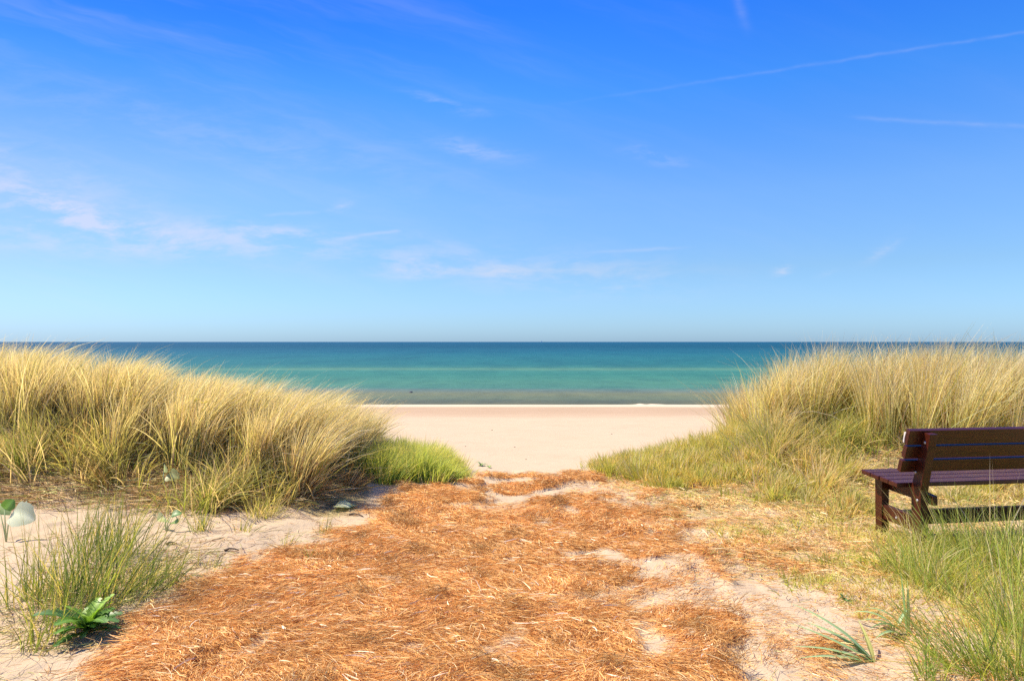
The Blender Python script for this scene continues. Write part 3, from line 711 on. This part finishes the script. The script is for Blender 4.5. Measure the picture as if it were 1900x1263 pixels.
weed('leafy_weed', 'tiny dark green weed on the sand left of the upright lyme grass', 1568, 1115, 8, .07, [(.05, .10, .03), (.10, .17, .05)], 2)
weed('leafy_weed', 'small grey green seedling on the open beach beyond the path', 893, 864, 10, .22, [(.22, .30, .14)], 3, wd=.35)
weed('leafy_weed', 'small green seedling at the crest edge of the path', 908, 868, 6, .14, [(.20, .30, .10)], 4, wd=.35)

def rnd(t): return max(0.02, math.sin(math.pi * min(1, t ** .62)) ** .55)
def butterbur(label, px, py, leaves, seed):
    c = at(px, py); e = empty('broad_leaf_plant', c); tag(e, label, 'plant', 'broad leaved plants on the left dune foot')
    rs = random.Random(seed)
    for (ox, oz, size, rx, ry, rz, col) in leaves:
        st = tube_mesh('stem', [(0, 0, -.01), (ox * .4, 0, oz * .55), (ox, .01, oz)], .005, .0035, M_leaf, (.55, .60, .38))
        so = put('stem', st, e)
        lm = leaf_mesh('leaf', size, size * 1.05, rnd, (.25, -.35), col, tuple(q * 1.15 for q in col), 0.22, 14, .14, seed)
        put('leaf', lm, e, (rx, ry, rz), (ox, .012, oz))
butterbur('large pale grey green plant with two upturned leaves at the left frame edge', 12, 1005,
          [(.035, .21, .19, 1.0, .25, -.05, (.56, .60, .46)), (-.05, .20, .17, .7, -.5, 2.4, (.30, .40, .20)), (-.02, .24, .09, 1.2, -.8, 1.0, (.16, .28, .06))], 11)
butterbur('small plant with one white backed leaf on the sand shelf, left of the thin tuft', 308, 985,
          [(-.01, .10, .11, 1.0, .3, 2.6, (.52, .56, .42)), (.04, .12, .08, .5, -.2, .2, (.10, .20, .06)), (.05, .07, .07, .4, 0, -.6, (.2, .3, .1))], 12)
butterbur('plant with a pale folded leaf in the thatch below the left dune stand', 303, 905,
          [(.0, .15, .10, 1.3, -.9, 2.0, (.60, .64, .52)), (.03, .12, .13, .8, .2, -.1, (.26, .28, .10))], 13)
butterbur('plant with one flat pale yellow green leaf lying on sand by the dark grass edge', 632, 945,
          [(-.06, .03, .17, .15, .0, -.2, (.62, .66, .36)), (.06, .025, .10, .1, 0, .5, (.40, .48, .2))], 14)

def lyme(label, px, py, blades_, seed):
    c = at(px, py); e = empty('lyme_grass', c); tag(e, label, 'plant', 'broad bladed lyme grass on the lower right sand')
    strap = lambda t: (min(1, .45 + t * 2.2)) * (1 - t ** 2.2) + .01
    for i, (L, wd, yaw, b0, b1, col) in enumerate(blades_):
        me = leaf_mesh('blade', L, wd * 1.35, strap, (b0, b1), col, tuple(q * 1.25 for q in col), .5, 12, 0, i)
        put('blade', me, e, (0, 0, yaw), (math.cos(yaw) * .008 * i, 0, 0))
GB = (.30, .42, .22)
lyme('lyme grass plant with broad blue green blades fanned flat to the left', 1622, 1228,
     [(.47, .026, 2.55, .75, .15, GB), (.42, .024, 2.75, .45, .2, GB), (.36, .030, 2.35, .55, .0, (.25, .36, .18)), (.38, .022, 3.0, .35, -.1, GB), (.40, .022, 3.35, .30, -.05, GB),
      (.26, .022, 2.1, .75, .2, (.3, .38, .15)), (.22, .02, 1.6, 1.0, .5, (.42, .42, .14)), (.30, .02, 2.6, .2, -.1, (.22, .3, .14))], 1)
lyme('lyme grass plant with one upright broad blade and drooping leaves', 1682, 1178,
     [(.34, .026, 2.3, 1.50, 1.45, (.26, .38, .22)), (.26, .022, 2.9, 1.2, -.2, GB), (.22, .024, 3.2, .9, -.7, (.12, .18, .07)), (.30, .014, 1.2, 1.6, 1.3, (.45, .48, .16)), (.22, .022, 3.6, .5, -.4, (.24, .34, .18))], 2)
lyme('lyme grass plant of two drooping blades just left of the upright one', 1660, 1165,
     [(.25, .02, 2.8, .8, -.5, GB), (.22, .018, 3.3, .6, -.2, (.24, .34, .18)), (.16, .016, .6, .9, .1, GB)], 3)

# yellow flowers half hidden in the left stand
M_yellow = simple_mat('yellow_petals', (.80, .62, .04), .6)
for lb, px, py in (('left one of two small yellow flower heads in the left grass', 365, 741), ('right one of two small yellow flower heads in the left grass', 380, 746)):
    d = 6.95; X0, Z0 = (px - 950) / F * d, EYE - (py - 634) / F * d
    zg = float(H(X0, d))
    e = empty('yellow_flower', (X0, d, zg)); tag(e, lb, 'flower', 'yellow flowers in the left dune grass')
    put('stem', tube_mesh('stem', [(0, 0, 0), (.02, 0, (Z0 - zg) * .6), (0, 0, Z0 - zg)], .004, .003, M_leaf, (.25, .34, .1)), e)
    rs = random.Random(px)
    for k in range(5):
        bm = bmesh.new()
        bmesh.ops.create_uvsphere(bm, u_segments=8, v_segments=5, radius=.011)
        for v_ in bm.verts: v_.co.z *= .55; v_.co *= rs.uniform(.85, 1.1)
        me = bpy.data.meshes.new('flower_head'); bm.to_mesh(me); bm.free(); me.materials.append(M_yellow)
        put('flower_head', me, e, (rs.uniform(-.4, .4), rs.uniform(-.4, .4), 0), (rs.uniform(-.022, .022), rs.uniform(-.02, .02), Z0 - zg + rs.uniform(-.012, .015)))

# ------------------------------------------------------------------ bench
def prism(name, poly, axis_vec, mat, parent, bevel=.003, loc=(0, 0, 0)):
    """extrude a planar polygon (list of 3-D points) along axis_vec, bevelled edges"""
    bm = bmesh.new()
    a = [bm.verts.new(p) for p in poly]; b = [bm.verts.new(Vector(p) + Vector(axis_vec)) for p in poly]
    n = len(poly)
    bm.faces.new(a); bm.faces.new(b[::-1])
    for i in range(n): bm.faces.new((a[i], b[i], b[(i + 1) % n], a[(i + 1) % n]))
    bmesh.ops.recalc_face_normals(bm, faces=bm.faces)
    if bevel: bmesh.ops.bevel(bm, geom=list(bm.edges), offset=bevel, segments=2, affect='EDGES', profile=.6)
    me = bpy.data.meshes.new(name); bm.to_mesh(me); bm.free(); me.materials.append(mat)
    o = bpy.data.objects.new(name, me); COL.objects.link(o); o.parent = parent; o.location = loc
    return o
BZ = float(H0(3.2, 5.5)) + .035
bench = empty('park_bench', (3.09, 5.30, BZ), math.radians(8.2))
tag(bench, 'dark brown glossy wooden slatted bench facing the sea at the right edge', 'bench')
Lb = 1.80
lean = math.atan2(.135, .43)
for x0, s in ((0.0, 1), (Lb - .065, -1)):
    T = .065
    prism('rear_post', [(x0, .0, -.10), (x0, .09, -.10), (x0, .105, .43), (x0, -.035, .875), (x0, -.10, .868), (x0, .0, .43)], (T, 0, 0), M_paint, bench, .004)
    prism('front_leg', [(x0, .445, -.10), (x0, .52, -.10), (x0, .53, .44), (x0, .44, .435)], (T, 0, 0), M_paint, bench, .004)
    xi = x0 + .012
    prism('side_stretcher', [(xi, .088, .10), (xi, .447, .11), (xi, .447, .225), (xi, .092, .215)], (.042, 0, 0), M_paint, bench, .003)
    xb = x0 + T + .001 if s == 1 else x0 - .041
    prism('seat_bearer', [(xb, -.045, .325), (xb, .50, .345), (xb, .50, .434), (xb, .10, .413), (xb, -.045, .395)], (.04, 0, 0), M_paint, bench, .003)
    # bolts on the outer face
    xo = x0 - .001 if s == 1 else x0 + T + .001
    for (by, bz) in ((-.045, .80), (.055, .56), (.035, .35)):
        bm = bmesh.new(); bmesh.ops.create_uvsphere(bm, u_segments=10, v_segments=6, radius=.011)
        for v_ in bm.verts: v_.co.x *= .45
        me = bpy.data.meshes.new('bolt'); bm.to_mesh(me); bm.free(); me.materials.append(M_bolt)
        o = bpy.data.objects.new('bolt', me); COL.objects.link(o); o.parent = bench; o.location = (xo, by, bz)
    o = bpy.data.objects.new('bolt', me); COL.objects.link(o); o.parent = bench; o.location = (xi - .001 if s == 1 else xi + .043, .285, .155)
prism('cross_beam', [(.055, .265, .10), (.055, .305, .10), (.055, .305, .215), (.055, .265, .215)], (Lb - .11, 0, 0), M_paint, bench, .003)
prism('cross_beam', [(.066, -.044, .326), (.066, -.004, .326), (.066, -.004, .394), (.066, -.044, .394)], (.001, 0, 0), M_paint, bench, 0) if False else None
OV = -.115
# back planks fixed to the sloping front of the posts
fy = lambda z: .105 + (-.035 - .105) * (z - .43) / (.875 - .43)
dn = Vector((0, math.cos(lean), math.sin(lean)))          # outwards from the post's front face
up = Vector((0, -math.sin(lean), math.cos(lean)))
for i, zc in enumerate((.605, .715, .832)):
    hgt = (.096, .099, .118)[i]
    c = Vector((OV + .006 * (i == 1) - .004 * (i == 0), fy(zc), zc)) + dn * .002
    p = [c - up * hgt / 2, c - up * hgt / 2 + dn * .042, c + up * hgt / 2 + dn * .042, c + up * hgt / 2]
    prism('back_plank', p, (Lb - 2 * OV + .004 * i, 0, 0), M_paint, bench, .0045)
chip = prism('bare_wood_chip', [(OV - .006, fy(.80) + .035, .79), (OV - .006, fy(.80) + .047, .80), (OV - .006, fy(.86) + .050, .875), (OV - .006, fy(.86) + .034, .87), (OV - .006, fy(.82) + .036, .83)], (.016, 0, 0), M_chip, bench, .001)
# seat planks, tilted a little back
sl = math.atan2(.028, .44)
for i in range(4):
    y0 = .108 + i * .108; w_ = .100 if i < 3 else .112
    z0 = .435 + (y0 - .108) * math.tan(sl); z1 = .435 + (y0 + w_ - .108) * math.tan(sl)
    prism('seat_plank', [(OV + .003 * (i % 2), y0, z0), (OV + .003 * (i % 2), y0 + w_, z1), (OV + .003 * (i % 2), y0 + w_, z1 + .036), (OV + .003 * (i % 2), y0, z0 + .036)], (Lb - 2 * OV - .004 * (i % 2), 0, 0), M_paint, bench, .006)

# ------------------------------------------------------------------ far and small things
M_rock = simple_mat('dark_wet_stone', (.06, .06, .06), .5)
M_drift = simple_mat('driftwood', (.13, .09, .06), .8)
def stone(name, label, cat, x, y, z, sx, sy, sz, mat, seed, grp=None):
    bm = bmesh.new(); bmesh.ops.create_icosphere(bm, subdivisions=3, radius=1)
    rs = random.Random(seed)
    ph = [rs.uniform(0, 6) for _ in range(6)]
    for v_ in bm.verts:
        k = 1 + .16 * math.sin(v_.co.x * 3 + ph[0]) + .12 * math.sin(v_.co.y * 4 + ph[1] + v_.co.z * 2) + .08 * math.sin(v_.co.z * 6 + ph[2] + v_.co.x * 5)
        v_.co = Vector((v_.co.x * sx * k, v_.co.y * sy * k, v_.co.z * sz * k))
    me = bpy.data.meshes.new(name); bm.to_mesh(me); bm.free(); me.materials.append(mat)
    o = bpy.data.objects.new(name, me); COL.objects.link(o); o.location = (x, y, z); tag(o, label, cat, grp); return o
stone('sea_rock', 'small dark rock breaking the shallow water off the beach', 'rock', (762 - 950) / F * 56, 56, SEA + .01, .17, .2, .08, M_rock, 1)
for i, (px, py, lb) in enumerate(((864, 828, 'dark pebble on the beach left of centre'), (955, 829, 'dark pebble on the middle of the beach'), (976, 852, 'dark washed up scrap low on the beach'),
                                  (913, 798, 'dark washed up scrap high on the beach'), (1118, 909, 'dark pebble at the right edge of the straw mat'), (1135, 805, 'pair of dark scraps on the right part of the beach'))):
    c = at(px, py); s = c.y * .9 / F
    stone('beach_pebble', lb, 'pebble', c.x, c.y, c.z + s * .3, s * 1.6, s, s * .7, M_drift, 5 + i, 'dark scraps on the sand')
for i, (px, py, L, a, lb) in enumerate(((662, 957, .16, -.35, 'short dark stick lying at the left edge of the straw'), (395, 952, .12, -.4, 'dark curled scrap of bark on the left sand shelf'),
                                      (430, 1022, .10, .3, 'small reddish brown scrap of bark on the left sand by the straw'), (318, 1010, .07, .5, 'little dark twig on the left sand near the white backed leaf'))):
    c = at(px, py)
    me = tube_mesh('driftwood', [(-L / 2, 0, .005), (-L / 6, .012, .014), (L / 5, .0, .012), (L / 2, -.02, .004)], .009, .004, M_drift, None, 7)
    o = bpy.data.objects.new('driftwood', me); COL.objects.link(o); o.location = c + Vector((0, 0, .004)); o.rotation_euler.z = a
    tag(o, lb, 'stick', 'dark sticks on the left sand')
# sailing boat on the horizon
M_white = simple_mat('white_sailcloth', (.85, .86, .86), .6)
yb = 4200.0; xb_ = (1005 - 950) / F * yb
boat = empty('sailing_boat', (xb_, yb, SEA)); tag(boat, 'tiny white sailing boat on the horizon near the middle', 'boat')
prism('hull', [(-4.5, -1.2, 0), (3.6, -1.2, 0), (5.6, -1.2, 1.3), (-4.8, -1.2, 1.2)], (0, 2.4, 0), M_white, boat, .1)
prism('mast', [(-.1, -.1, 1.2), (.1, -.1, 1.2), (.1, .1, 1.2), (-.1, .1, 1.2)], (0, 0, 9.5), M_drift, boat, 0)
prism('sail', [(-.2, 0, 2.0), (-3.8, 0, 2.0), (-.2, 0, 10.4)], (0, .06, 0), M_white, boat, 0)
prism('sail', [(.3, 0, 1.6), (4.8, 0, 1.6), (.3, 0, 9.2)], (0, .06, 0), M_white, boat, 0)
